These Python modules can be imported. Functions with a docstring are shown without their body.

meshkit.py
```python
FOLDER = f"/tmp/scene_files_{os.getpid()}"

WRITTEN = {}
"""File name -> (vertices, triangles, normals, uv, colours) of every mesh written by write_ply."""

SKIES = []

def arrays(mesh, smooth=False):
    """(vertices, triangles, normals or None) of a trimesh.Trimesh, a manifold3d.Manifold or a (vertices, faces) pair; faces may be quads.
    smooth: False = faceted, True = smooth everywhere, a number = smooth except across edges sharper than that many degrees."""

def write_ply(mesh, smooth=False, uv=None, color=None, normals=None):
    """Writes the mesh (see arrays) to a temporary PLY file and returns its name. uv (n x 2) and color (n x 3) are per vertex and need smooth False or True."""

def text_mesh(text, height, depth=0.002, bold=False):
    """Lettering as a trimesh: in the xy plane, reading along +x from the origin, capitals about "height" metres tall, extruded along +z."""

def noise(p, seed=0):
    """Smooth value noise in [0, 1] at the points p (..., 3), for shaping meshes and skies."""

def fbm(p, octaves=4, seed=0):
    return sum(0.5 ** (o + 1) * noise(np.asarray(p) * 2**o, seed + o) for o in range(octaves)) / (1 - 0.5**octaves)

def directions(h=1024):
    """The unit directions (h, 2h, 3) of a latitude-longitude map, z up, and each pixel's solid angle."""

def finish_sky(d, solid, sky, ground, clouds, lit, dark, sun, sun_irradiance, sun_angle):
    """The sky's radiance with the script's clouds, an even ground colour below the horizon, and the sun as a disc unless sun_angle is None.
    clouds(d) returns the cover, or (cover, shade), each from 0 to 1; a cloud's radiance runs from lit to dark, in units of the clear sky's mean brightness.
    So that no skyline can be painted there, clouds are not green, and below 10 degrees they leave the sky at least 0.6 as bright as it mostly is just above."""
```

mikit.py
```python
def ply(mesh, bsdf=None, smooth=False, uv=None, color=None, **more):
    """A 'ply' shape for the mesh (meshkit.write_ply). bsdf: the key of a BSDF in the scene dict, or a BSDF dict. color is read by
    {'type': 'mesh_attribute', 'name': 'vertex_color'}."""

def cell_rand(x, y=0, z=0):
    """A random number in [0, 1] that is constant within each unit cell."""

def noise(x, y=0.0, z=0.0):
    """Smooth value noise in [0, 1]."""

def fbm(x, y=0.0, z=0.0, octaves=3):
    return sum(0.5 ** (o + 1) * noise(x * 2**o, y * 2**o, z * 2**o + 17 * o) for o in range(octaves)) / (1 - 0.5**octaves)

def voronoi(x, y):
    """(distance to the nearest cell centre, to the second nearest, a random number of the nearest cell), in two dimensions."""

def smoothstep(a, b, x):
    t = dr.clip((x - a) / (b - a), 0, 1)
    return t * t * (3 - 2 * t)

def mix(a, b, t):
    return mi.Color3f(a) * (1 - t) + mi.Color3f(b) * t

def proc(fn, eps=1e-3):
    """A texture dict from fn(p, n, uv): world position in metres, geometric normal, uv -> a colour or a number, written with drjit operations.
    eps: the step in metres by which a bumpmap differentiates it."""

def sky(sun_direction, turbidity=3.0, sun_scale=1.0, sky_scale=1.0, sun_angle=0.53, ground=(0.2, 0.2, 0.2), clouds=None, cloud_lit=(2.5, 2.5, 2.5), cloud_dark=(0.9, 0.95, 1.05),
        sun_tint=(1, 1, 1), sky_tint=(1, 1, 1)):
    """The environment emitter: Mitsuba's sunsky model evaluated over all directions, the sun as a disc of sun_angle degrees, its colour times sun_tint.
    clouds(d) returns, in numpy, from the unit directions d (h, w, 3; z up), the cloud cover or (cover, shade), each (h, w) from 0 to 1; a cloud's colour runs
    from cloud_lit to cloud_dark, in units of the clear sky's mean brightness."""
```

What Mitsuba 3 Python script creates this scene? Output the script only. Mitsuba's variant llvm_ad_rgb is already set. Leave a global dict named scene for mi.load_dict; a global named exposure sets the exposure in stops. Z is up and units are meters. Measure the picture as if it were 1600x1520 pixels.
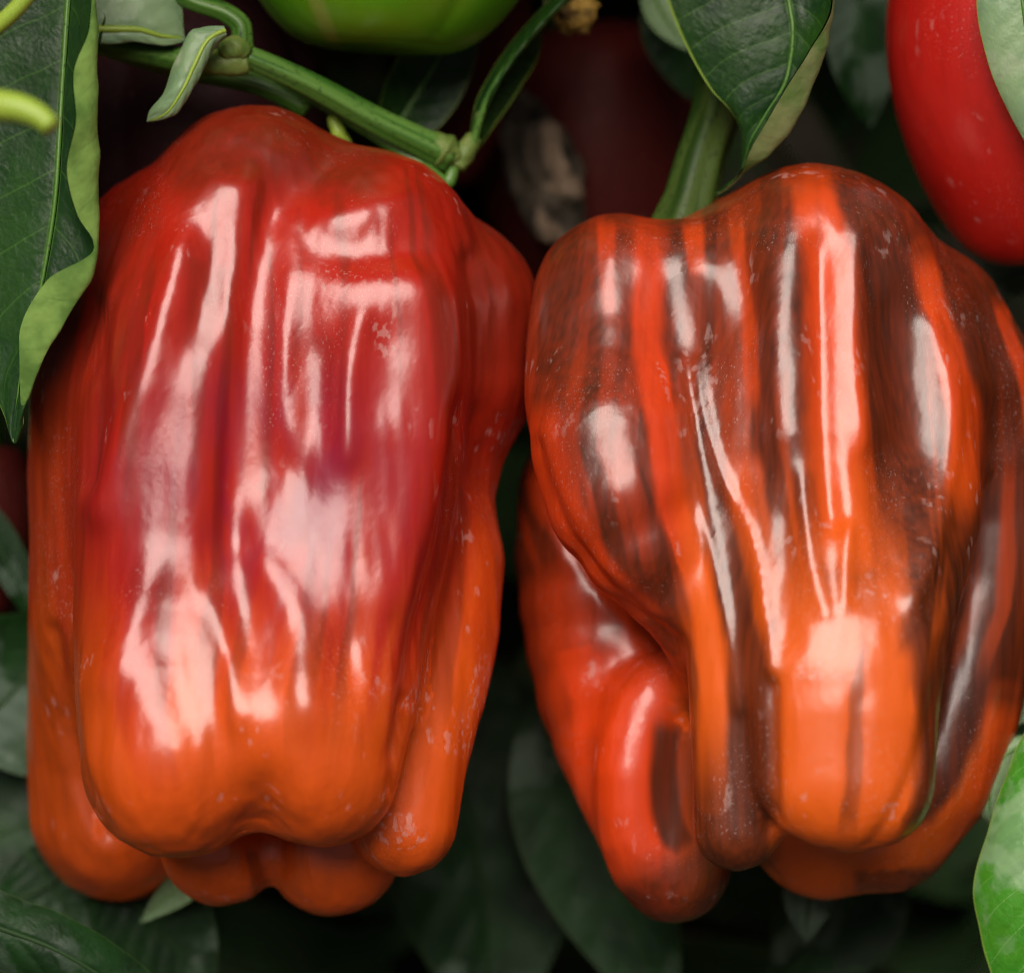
import math, random, numpy as np, trimesh, drjit as dr, mitsuba as mi, mikit, meshkit
from scipy.interpolate import PchipInterpolator, CubicSpline
from scipy.ndimage import map_coordinates
from mikit import noise, fbm, smoothstep, mix, proc
random.seed(7); np.random.seed(7)
T = mi.ScalarTransform4f

# ------------------------------------------------------------------ camera, sky, exposure
PITCH = math.radians(28)            # the camera looks down on the bush
D = 7000.0                          # camera distance; unit: 0.1 mm
FWD = np.array([0, math.cos(PITCH), -math.sin(PITCH)])
UPV = np.array([0, math.sin(PITCH), math.cos(PITCH)])
AT = np.array([0, 0, 0.42])         # middle of the fruit cluster, 42 cm above the soil
BASIS = np.stack([[1, 0, 0], UPV, -FWD], 1)          # columns: right, up the bush, outwards

def world(q):                       # bush frame (0.1 mm) -> world metres
    return AT + (np.asarray(q, float) * 1e-4) @ BASIS.T

def sun_from(right, above):         # direction to the sun, degrees right of and above the line towards the camera
    a, b = math.radians(right), math.radians(above)
    return (BASIS @ np.array([math.sin(a) * math.cos(b), math.sin(b), math.cos(a) * math.cos(b)])).tolist()

eye = world([0, 0, D])
scene, labels = {}, {}
exposure = 3.38
scene['camera'] = {'type': 'thinlens', 'fov': math.degrees(2 * math.atan(800 / D)), 'fov_axis': 'x', 'aperture_radius': 0.010,
                   'focus_distance': D * 1e-4 - 0.016, 'near_clip': 0.05, 'far_clip': 500.0,
                   'to_world': T().look_at(origin=eye.tolist(), target=AT.tolist(), up=UPV.tolist())}
scene['sky'] = mikit.sky(sun_from(-9, 32), turbidity=3, sun_scale=0.3, sky_scale=0.10, sun_angle=46, ground=(0.06, 0.06, 0.05), sun_tint=(0.93, 1.0, 1.16),
                         clouds=lambda d: 1.0, cloud_lit=(1.0, 1.03, 1.08), cloud_dark=(0.9, 0.95, 1.05))

# ------------------------------------------------------------------ helpers
def at(px, py, w=0.0):              # a point of the bush frame seen at this place, w outwards
    s = (D - w) / D
    return np.array([(px - 800) * s, (760 - py) * s, w], float)

def spline(pts, n, k=None):
    pts = np.asarray(pts, float)
    if len(pts) == 2: pts = np.stack([pts[0], (pts[0] + pts[1]) / 2, pts[1]])
    t = np.r_[0, np.cumsum(np.maximum(np.linalg.norm(np.diff(pts[:, :2], axis=0), axis=1), 1.0))]; t /= t[-1]
    return PchipInterpolator(t, pts, axis=0)(np.linspace(0, 1, n))

def number(key):
    if not any(k == key or k.startswith(key + '__') for k in scene): return key
    i = 1
    while any(k == f'{key}_{i:03d}' or k.startswith(f'{key}_{i:03d}__') for k in scene): i += 1
    return f'{key}_{i:03d}'

def add(key, mesh, bsdf, uv=None, smooth=True, label=None, category=None, group=None, kind=None):
    key = number(key)
    scene[key] = mikit.ply(mesh, bsdf, smooth=smooth, uv=uv)
    say(key, label, category, group, kind)
    return key

def say(key, label=None, category=None, group=None, kind=None):
    d = {k: v for k, v in (('label', label), ('category', category), ('group', group), ('kind', kind)) if v}
    if d: labels[key] = d

def to_world_mesh(v, f): return trimesh.Trimesh(world(v), f, process=False)

def nets(F):                        # naive surface nets: vertices in grid units, quads
    ins = F < 0
    nx, ny, nz = F.shape
    C = [(a, b, c) for a in (0, 1) for b in (0, 1) for c in (0, 1)]
    sub = lambda A, o: A[o[0]:nx - 1 + o[0], o[1]:ny - 1 + o[1], o[2]:nz - 1 + o[2]]
    cnt = sum(sub(ins, o).astype(np.int8) for o in C)
    cells = np.argwhere((cnt > 0) & (cnt < 8))
    idx = -np.ones((nx - 1, ny - 1, nz - 1), np.int32)
    idx[tuple(cells.T)] = np.arange(len(cells))
    acc, n = np.zeros((len(cells), 3)), np.zeros(len(cells))
    for a in C:
        for ax in range(3):
            if a[ax]: continue
            b = list(a); b[ax] = 1
            fa = F[tuple((cells + a).T)]; fb = F[tuple((cells + b).T)]
            m = (fa < 0) != (fb < 0)
            t = np.where(m, fa / np.where(m, fa - fb, 1), 0)
            p = np.array(a, float) + t[:, None] * (np.array(b) - np.array(a))
            acc[m] += p[m]; n[m] += 1
    V = cells + acc / n[:, None]
    Q = []
    for ax in range(3):
        o, u, v = ax, (ax + 1) % 3, (ax + 2) % 3
        sl0, sl1 = [slice(None)] * 3, [slice(None)] * 3
        sl0[o], sl1[o] = slice(0, -1), slice(1, None)
        ch = np.argwhere(ins[tuple(sl0)] != ins[tuple(sl1)])
        ch = ch[(ch[:, u] > 0) & (ch[:, v] > 0) & (ch[:, u] < F.shape[u] - 1) & (ch[:, v] < F.shape[v] - 1)]
        flip = ins[tuple(ch.T)]
        q = []
        for du, dv in ((-1, -1), (0, -1), (0, 0), (-1, 0)):
            c = ch.copy(); c[:, u] += du; c[:, v] += dv
            q.append(idx[tuple(c.T)])
        q = np.stack(q, 1)
        q[~flip] = q[~flip][:, ::-1]
        Q.append(q)
    return V, np.vstack(Q)

def chain_sdf(G, lobe, step=9):
    """distance to a swelling tube through (px, py, w, radius) points; 'deep' stretches it front to back"""
    pts = np.array([[*at(*p[:3]), p[3] * (D - p[2]) / D] for p in lobe['p']])
    deep = lobe.get('deep', 1.0)
    P = spline(pts, max(step, 2)) if len(pts) > 1 else np.repeat(pts, 2, 0)
    X, Y, Z = G
    best = None
    for a, b in zip(P[:-1], P[1:]):
        A = a[:3] * [1, 1, 1 / deep]; AB = (b[:3] - a[:3]) * [1, 1, 1 / deep]
        L = max(float(AB @ AB), 1e-6)
        A = [float(q) for q in A]; AB = [float(q) for q in AB]; a, b = [float(q) for q in a], [float(q) for q in b]
        x, y, z = X - A[0], Y - A[1], Z / deep - A[2]
        t = np.clip((x * AB[0] + y * AB[1] + z * AB[2]) / L, 0, 1)
        d = np.sqrt((x - t * AB[0]) ** 2 + (y - t * AB[1]) ** 2 + (z - t * AB[2]) ** 2) - (a[3] + t * (b[3] - a[3]))
        best = d if best is None else np.minimum(best, d)
    return best

def smin(a, b, k):
    h = np.maximum(k - np.abs(a - b), 0) / k
    return np.minimum(a, b) - h * h * k / 4

def seg_dist(px, py, line, n=24):
    """distance of points to a smooth line on the fruit, and how far along it they are"""
    L = spline(np.asarray(line, float)[:, :2], n)
    best, where = np.full(px.shape, 1e9), np.zeros(px.shape)
    for i, (a, b) in enumerate(zip(L[:-1], L[1:])):
        d = b - a; l = max(d @ d, 1e-9)
        t = np.clip(((px - a[0]) * d[0] + (py - a[1]) * d[1]) / l, 0, 1)
        r = np.hypot(px - a[0] - t * d[0], py - a[1] - t * d[1])
        m = r < best
        best = np.where(m, r, best); where = np.where(m, (i + t) / (n - 1), where)
    return best, where

def vnormals(v, f):
    n = np.zeros_like(v)
    fn = np.cross(v[f[:, 1]] - v[f[:, 0]], v[f[:, 2]] - v[f[:, 0]])
    for k in range(3): np.add.at(n, f[:, k], fn)
    return n / np.maximum(np.linalg.norm(n, axis=1, keepdims=True), 1e-12)

def ramp(x, a, b):
    t = np.clip((x - a) / (b - a), 0, 1); return t * t * (3 - 2 * t)

def relax(v, f, it):
    e = np.unique(np.sort(np.vstack([f[:, [0, 1]], f[:, [1, 2]], f[:, [2, 0]]]), 1), axis=0)
    from scipy.sparse import coo_matrix
    A = coo_matrix((np.ones(2 * len(e)), (np.r_[e[:, 0], e[:, 1]], np.r_[e[:, 1], e[:, 0]])), (len(v), len(v))).tocsr()
    dg = np.asarray(A.sum(1)).ravel()[:, None]
    for i in range(it):
        for lam in (0.5, -0.52):
            v = v + lam * ((A @ v) / dg - v)
    return v

def sculpt(lobes, feats, h=9.0, smooth_it=6, wobble=3.0, seed=1):
    """a fruit from swelling lobes melted together, then ridges and dents pressed into its front"""
    allp = np.array([[*at(*p[:3]), p[3]] for l in lobes for p in l['p']])
    r = np.array([max(1.0, l.get('deep', 1)) for l in lobes for p in l['p']]) * allp[:, 3]
    lo, hi = (allp[:, :3] - r[:, None]).min(0) - 40, (allp[:, :3] + r[:, None]).max(0) + 40
    ax = [np.arange(lo[i], hi[i] + h, h, dtype=np.float32) for i in range(3)]
    G = np.meshgrid(*ax, indexing='ij', sparse=True)
    F = None
    for l in lobes:
        d = chain_sdf(G, l).astype(np.float32)
        F = d if F is None else smin(F, d, l.get('k', 40.0))
    V, Q = nets(F)
    f = np.vstack([Q[:, [0, 1, 2]], Q[:, [0, 2, 3]]])
    v = lo + V * h
    v = relax(v, f, smooth_it)
    v, f = trimesh.remesh.subdivide(v, f)
    v = relax(v, f, 3)
    n = vnormals(v, f)
    px, py = 800 + v[:, 0] * D / (D - v[:, 2]), 760 - v[:, 1] * D / (D - v[:, 2])
    face = np.clip(n[:, 2] * 2.2, 0, 1)
    disp = np.zeros(len(v))
    for ft in feats:
        sg = ft['s']; L = spline(np.asarray(ft['line'], float), 80)
        n_ = max(4, int(np.linalg.norm(np.diff(L, axis=0), axis=1).sum() / (sg * 0.6)))
        L = spline(np.asarray(ft['line'], float), n_); ds = np.linalg.norm(np.diff(L, axis=0), axis=1).mean()
        near = np.flatnonzero((face > 0) & (px > L[:, 0].min() - 3 * sg) & (px < L[:, 0].max() + 3 * sg) & (py > L[:, 1].min() - 3 * sg) & (py < L[:, 1].max() + 3 * sg))
        acc = np.zeros(len(near))
        for q in L: acc += np.exp(-((px[near] - q[0]) ** 2 + (py[near] - q[1]) ** 2) / sg ** 2)
        disp[near] += ft['a'] * face[near] * acc * min(ds / (sg * 1.772), 0.6)
    disp += wobble * (meshkit.fbm(v / [150, 420, 150], 3, seed) - 0.5) * 2
    disp += 0.8 * wobble * (meshkit.fbm(v / [34, 190, 34], 2, seed + 9) - 0.5) * 2
    v = v + n * disp[:, None]
    v = relax(v, f, 1)
    return v, f, px, py, vnormals(v, f)

def tube(pts, radii, sides=12, n=40, groove=0.0, ngroove=5, seed=0, bump=0.0):
    """a stem through bush-frame points; closed ends"""
    P = spline(np.asarray(pts, float), n)
    R = np.interp(np.linspace(0, 1, n), np.linspace(0, 1, len(radii)), radii) if not np.isscalar(radii) else np.full(n, float(radii))
    t = np.gradient(P, axis=0); t /= np.linalg.norm(t, axis=1, keepdims=True) + 1e-12
    ref = np.array([0.3, 0.1, 1.0]); A = np.cross(t, ref); A /= np.linalg.norm(A, axis=1, keepdims=True) + 1e-12
    B = np.cross(t, A)
    ang = np.arange(sides) * 2 * np.pi / sides
    rr = R[:, None] * (1 + groove * np.cos(ngroove * ang)[None])
    if bump: rr = rr * (1 + bump * (meshkit.fbm(np.stack(np.broadcast_arrays(np.arange(n)[:, None] * 0.35, np.cos(ang)[None] * 2, np.sin(ang)[None] * 2), -1), 3, seed) - 0.5))
    v = P[:, None] + rr[..., None] * (np.cos(ang)[None, :, None] * A[:, None] + np.sin(ang)[None, :, None] * B[:, None])
    uv = np.stack(np.broadcast_arrays(ang[None] / (2 * np.pi), np.linspace(0, 1, n)[:, None]), -1).reshape(-1, 2)
    i, j = np.meshgrid(np.arange(n - 1), np.arange(sides), indexing='ij')
    q = np.stack([i * sides + j, i * sides + (j + 1) % sides, (i + 1) * sides + (j + 1) % sides, (i + 1) * sides + j], -1).reshape(-1, 4)
    v = v.reshape(-1, 3)
    f = np.vstack([q[:, [0, 1, 2]], q[:, [0, 2, 3]]])
    c0, c1 = len(v), len(v) + 1
    v = np.vstack([v, P[0] - t[0] * R[0] * .4, P[-1] + t[-1] * R[-1] * .4]); uv = np.vstack([uv, [0, 0], [0, 1]])
    k = np.arange(sides)
    f = np.vstack([f, np.stack([np.full(sides, c0), (k + 1) % sides, k], 1), np.stack([np.full(sides, c1), (n - 1) * sides + k, (n - 1) * sides + (k + 1) % sides], 1)])
    # outward orientation
    if np.einsum('ij,ij->i', np.cross(v[f[:, 1]] - v[f[:, 0]], v[f[:, 2]] - v[f[:, 0]]), v[f].mean(1) - P[np.minimum(f[:, 0] // sides, n - 1)]).mean() < 0: f = f[:, ::-1]
    return v, f, uv

def loft(rails, mid=None, nu=48, nv=28, thick=2.6, quilt=2.0, veins=9, wav=2.0, seed=0):
    """a leaf blade through rails (each a list of (px, py, w), stalk to tip), with real thickness. uv.x: across, -1..1, +4 on the underside; uv.y: along"""
    mid = len(rails) // 2 if mid is None else mid
    R = np.stack([spline([at(*p) for p in r], nu) for r in rails])            # rails, nu, 3
    gap = np.linalg.norm(np.diff(R, axis=0), axis=2).mean(1); s = np.r_[0, np.cumsum(gap)]
    xs = np.where(s < s[mid], (s - s[mid]) / max(s[mid], 1e-6), (s - s[mid]) / max(s[-1] - s[mid], 1e-6))
    x = np.linspace(-1, 1, nv)
    g = PchipInterpolator(xs, R, axis=0)(x) if len(rails) < 4 else CubicSpline(xs, R, axis=0, bc_type='natural')(x)   # nv, nu, 3
    y = np.linspace(0, 1, nu)
    X, Y = np.meshgrid(x, y, indexing='ij')
    def nrm(g):
        a = np.gradient(g, axis=0); b = np.gradient(g, axis=1)
        n = np.cross(a, b); n /= np.linalg.norm(n, axis=2, keepdims=True) + 1e-9
        return n
    n = nrm(g)
    if n[nv // 3, nu // 2, 2] < 0 and n[..., 2].mean() < 0: n = -n; flipped = True
    else: flipped = False
    ph = (Y * veins - np.abs(X) * 1.7) % 1.0
    q = np.abs(np.sin(np.pi * ph)) ** 0.6 - 0.6
    fade = np.clip((1 - np.abs(X)) * 5, 0, 1) * np.clip(np.abs(X) * 6, 0, 1)
    off = quilt * q * fade - quilt * 1.6 * np.exp(-(X / 0.035) ** 2)
    off += wav * 2 * (meshkit.fbm(g / 90.0, 3, seed) - 0.5)
    g = g + n * off[..., None]
    n = nrm(g) * (-1 if flipped else 1)
    top, bot = g + n * thick / 2, g - n * thick / 2
    N = nu * nv
    i, j = np.meshgrid(np.arange(nv - 1), np.arange(nu - 1), indexing='ij')
    q = np.stack([i * nu + j, (i + 1) * nu + j, (i + 1) * nu + j + 1, i * nu + j + 1], -1).reshape(-1, 4)
    if flipped: q = q[:, ::-1]
    ft = np.vstack([q[:, [0, 1, 2]], q[:, [0, 2, 3]]])
    ring = np.r_[np.arange(nu), np.arange(1, nv) * nu + nu - 1, (nv - 1) * nu + np.arange(nu - 2, -1, -1), np.arange(nv - 2, 0, -1) * nu]
    m = len(ring); k = np.arange(m); k2 = (k + 1) % m
    rt, rb = top.reshape(-1, 3)[ring], bot.reshape(-1, 3)[ring]
    v = np.vstack([top.reshape(-1, 3), bot.reshape(-1, 3), rt, rb])
    rim = np.stack([2 * N + k, 2 * N + m + k, 2 * N + m + k2, 2 * N + k2], 1)
    if flipped: rim = rim[:, ::-1]
    f = np.vstack([ft, ft[:, ::-1] + N, rim[:, [0, 1, 2]], rim[:, [0, 2, 3]]])
    U = np.stack([X, Y], -1).reshape(-1, 2)
    uv = np.vstack([U, U + [4, 0], U[ring], U[ring]])
    midline = PchipInterpolator(xs, R, axis=0)(0.0) if len(rails) < 4 else CubicSpline(xs, R, axis=0, bc_type='natural')(0.0)
    return v, f, uv, midline

def blade(midrib, half, roll=0.0, cup=0.25, profile=None, **k):
    """a leaf laid along a midrib (px, py, w points): half width, roll about the midrib in degrees, cupping"""
    M = spline([at(*p) for p in midrib], 14)
    t = np.gradient(M, axis=0); t /= np.linalg.norm(t, axis=1, keepdims=True)
    side = np.cross(t, [0, 0, 1.0]); side /= np.linalg.norm(side, axis=1, keepdims=True) + 1e-9
    nn = np.cross(side, t)
    a = math.radians(roll)
    s = np.linspace(0, 1, 14)
    prof = half * (np.sin(np.pi * np.clip(s, 0, 1) ** 0.75) ** 0.85 + 0.012)
    sd = math.cos(a) * side + math.sin(a) * nn; up = math.cos(a) * nn - math.sin(a) * side
    rails = []
    for x in (-1, -0.5, 0, 0.5, 1):
        rails.append(M + sd * (x * prof)[:, None] + up * (cup * x * x * prof)[:, None])
    back = [[(800 + p[0] * D / (D - p[2]), 760 - p[1] * D / (D - p[2]), p[2]) for p in r] for r in rails]
    return loft(back, mid=2, **k)

# ------------------------------------------------------------------ materials
def local(p):                       # world position -> bush frame, in cm
    q = [(p[i] - float(AT[i])) * 100.0 for i in range(3)]
    u = q[0]
    v = q[1] * float(UPV[1]) + q[2] * float(UPV[2])
    w = -(q[1] * float(FWD[1]) + q[2] * float(FWD[2]))
    return u, v, w

def scuffs(u, v, w):                # dusty flecks and dried splash marks in loose patches
    patch = smoothstep(0.50, 0.68, fbm(u * 0.9 + 3, v * 0.7, w * 0.9, 2))
    dots = smoothstep(0.80, 0.88, noise(u * 42, v * 36, w * 42))
    fine = smoothstep(0.86, 0.93, noise(u * 75 + 9, v * 70, w * 75))
    smear = smoothstep(0.60, 0.75, fbm(u * 9, v * 5, w * 9, 3)) * smoothstep(0.60, 0.72, fbm(u * 1.4 + 11, v * 1.1, w * 1.4, 2))
    return dr.minimum(dots * (0.02 + patch) * 0.55 + fine * (0.03 + patch) * 0.5 + smear * 0.5, 1.0)

def smear(u, v, w, uv):             # dried dirt where the fruit has been rubbed (uv.x below zero)
    return smoothstep(0.1, 0.7, -uv.x) * smoothstep(0.50, 0.66, fbm(u * 14, v * 10, w * 14, 4)) * 0.6

def pepper_skin(key, ripe, deep, unripe, ripe_low, z0=3.0, z1=-6.0, rough=0.28, spot=0.7, dust=(0.62, 0.45, 0.42), reflection_tint=0.0, coat=0.6, spec=0.65):
    """uv.x: how unripe the skin is, plus shade painted in as brown; uv.y: how far it has turned to orange"""
    def base(p, n, uv):
        u, v, w = local(p)
        st = fbm(u * 5.5, v * 0.35, w * 5.5, 3)                   # growth streaks from stalk to tip
        st2 = noise(u * 17 + 5, v * 0.8, w * 17)
        c = mix(ripe, ripe_low, dr.clip(uv.y + (st2 - 0.5) * 0.15, 0, 1))
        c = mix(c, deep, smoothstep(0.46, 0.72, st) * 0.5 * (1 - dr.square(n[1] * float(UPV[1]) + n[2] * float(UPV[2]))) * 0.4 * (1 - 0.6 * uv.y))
        c = mix(c, unripe, dr.clip(uv.x + (st - 0.5) * 0.32 * smoothstep(0.02, 0.3, uv.x) * 0.6 + (st2 - 0.5) * 0.14 * smoothstep(0.05, 0.4, uv.x), 0, 1))
        if reflection_tint:                                                  # purple reflection on the cheek, painted in as a crimson patch
            c = mix(c, (0.22, 0.006, 0.036), reflection_tint * dr.exp(-(dr.square((u + 3.7) / 2.0) + dr.square((v - 0.1) / 1.7))) * smoothstep(0.25, 0.7, fbm(u * 2.2 + 2, v * 0.7, w * 2.2, 3)))
        c = mix(c, dust, dr.minimum(scuffs(u, v, w) + smear(u, v, w, uv), 1) * 0.6 * spot)
        return c
    def rgh(p, n, uv):
        u, v, w = local(p)
        return dr.clip(rough + 0.07 * (fbm(u * 3, v * 2, w * 3, 2) - 0.4) + 0.35 * (scuffs(u, v, w) + smear(u, v, w, uv)) * spot, 0.05, 0.9)
    def bmp(p, n, uv):
        u, v, w = local(p)
        return 0.5 * noise(u * 14, v * 9, w * 14) + 0.25 * noise(u * 34, v * 30, w * 34)
    scene[key] = {'type': 'bumpmap', 'arbitrary': proc(bmp, 2e-4), 'scale': 0.00004,
                  'bsdf': {'type': 'principled', 'base_color': proc(base), 'roughness': proc(rgh), 'specular': spec, 'clearcoat': coat, 'clearcoat_gloss': 0.72}}

pepper_skin('skin_ripe', (0.40, 0.013, 0.004), (0.20, 0.010, 0.003), (0.075, 0.013, 0.003), (0.66, 0.085, 0.005), reflection_tint=1.0)
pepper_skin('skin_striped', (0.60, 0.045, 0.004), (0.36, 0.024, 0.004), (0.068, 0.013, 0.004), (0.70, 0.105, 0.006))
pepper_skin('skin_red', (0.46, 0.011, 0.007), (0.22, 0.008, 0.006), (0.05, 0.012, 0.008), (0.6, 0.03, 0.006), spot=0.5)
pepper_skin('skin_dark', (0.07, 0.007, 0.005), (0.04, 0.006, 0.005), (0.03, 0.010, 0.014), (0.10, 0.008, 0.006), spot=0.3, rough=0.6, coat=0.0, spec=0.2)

def green_skin(p, n, uv):
    u, v, w = local(p)
    c = mix((0.075, 0.36, 0.008), (0.15, 0.28, 0.012), fbm(u * 0.8, v * 0.8, w * 0.8, 2))
    return mix(c, (0.30, 0.36, 0.08), uv.x)
scene['skin_green'] = {'type': 'principled', 'base_color': proc(green_skin), 'roughness': 0.28, 'specular': 0.5}

def leaf_mat(key, dark, lite, under, vein, variegated=0.0, pale=(0.35, 0.42, 0.22), rough=0.32, nveins=9, edge=(0.22, 0.34, 0.05), f=1.0, off=0.0, spec=0.5):
    def base(p, n, uv):
        u, v, w = local(p)
        below = uv.x > 2.0
        x = dr.select(below, uv.x - 4.0, uv.x); ax = dr.abs(x)
        c = mix(dark, lite, smoothstep(0.25, 0.75, fbm(u * 1.6 * f + off, v * 1.6 * f, w * 1.6, 3)))
        if variegated > 0:
            k = fbm(u * 0.75 * f + off, v * 0.75 * f + 2 * off, w * 0.7, 4)
            c = mix(c, pale, smoothstep(1 - variegated - 0.02, 1 - variegated + 0.07, k + 0.10 * (fbm(u * 7, v * 7, w * 7, 3) - 0.5)))
            c = mix(c, mix(pale, dark, 0.5), smoothstep(0.58, 0.68, fbm(u * 1.7 * f + 7, v * 1.7 * f + off, w, 4)) * 0.7)
        ph = uv.y * nveins - ax * 1.7 + 0.10 * (fbm(u * 2, v * 2, w * 2, 2) - 0.5)
        fr = dr.abs(ph - dr.floor(ph) - 0.5)
        sv = smoothstep(0.465, 0.5, fr) * smoothstep(0.0, 0.1, 1 - ax) * 0.55
        mv = smoothstep(0.04, 0.02, ax)
        net = smoothstep(0.06, 0.0, dr.abs(noise(u * 9, v * 9, w * 9) - 0.5)) * 0.18
        c = mix(c, vein, dr.minimum(sv + net, 1)); c = mix(c, vein, mv * 0.8)
        c = mix(c, edge, smoothstep(0.965, 0.985, ax) * 0.8)
        lo = mix(under, mix(under, vein, 0.75), smoothstep(0.3, 0.7, fbm(u * 2.5, v * 2.5, w * 2.5, 4)))
        lo = mix(lo, vein, dr.minimum(sv + mv + net, 1) * 0.5)
        return mix(c, lo, dr.select(below, 1.0, 0.0))
    def rgh(p, n, uv):
        u, v, w = local(p)
        return dr.clip(rough + 0.25 * (fbm(u * 5, v * 5, w * 5, 3) - 0.5) + dr.select(uv.x > 2.0, 0.3, 0.0), 0.1, 0.9)
    def bmp(p, n, uv):
        u, v, w = local(p)
        return 0.6 * noise(u * 11, v * 11, w * 11) + 0.4 * noise(u * 27, v * 27, w * 27)
    scene[key] = {'type': 'bumpmap', 'arbitrary': proc(bmp, 2e-4), 'scale': 0.00014,
                  'bsdf': {'type': 'principled', 'base_color': proc(base), 'roughness': proc(rgh), 'specular': spec}}

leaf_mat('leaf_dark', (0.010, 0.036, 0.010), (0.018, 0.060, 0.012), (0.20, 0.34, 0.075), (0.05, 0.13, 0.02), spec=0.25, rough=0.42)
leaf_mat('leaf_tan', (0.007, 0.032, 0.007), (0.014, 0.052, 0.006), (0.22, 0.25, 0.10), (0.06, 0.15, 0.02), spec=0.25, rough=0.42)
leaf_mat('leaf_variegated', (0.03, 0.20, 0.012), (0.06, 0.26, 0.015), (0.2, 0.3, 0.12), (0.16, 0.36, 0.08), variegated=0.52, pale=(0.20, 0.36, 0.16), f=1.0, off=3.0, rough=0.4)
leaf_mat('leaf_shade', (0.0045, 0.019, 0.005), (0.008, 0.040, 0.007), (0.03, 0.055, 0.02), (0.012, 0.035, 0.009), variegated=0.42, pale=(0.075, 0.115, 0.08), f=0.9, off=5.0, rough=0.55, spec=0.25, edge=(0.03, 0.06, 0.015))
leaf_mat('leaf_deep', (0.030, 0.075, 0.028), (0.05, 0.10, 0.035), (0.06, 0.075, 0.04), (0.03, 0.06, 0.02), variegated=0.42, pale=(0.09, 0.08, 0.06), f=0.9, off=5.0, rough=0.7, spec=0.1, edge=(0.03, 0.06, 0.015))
leaf_mat('leaf_pale', (0.16, 0.27, 0.14), (0.22, 0.34, 0.17), (0.22, 0.32, 0.15), (0.24, 0.36, 0.14), variegated=0.3, pale=(0.4, 0.46, 0.3), rough=0.45)

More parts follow.
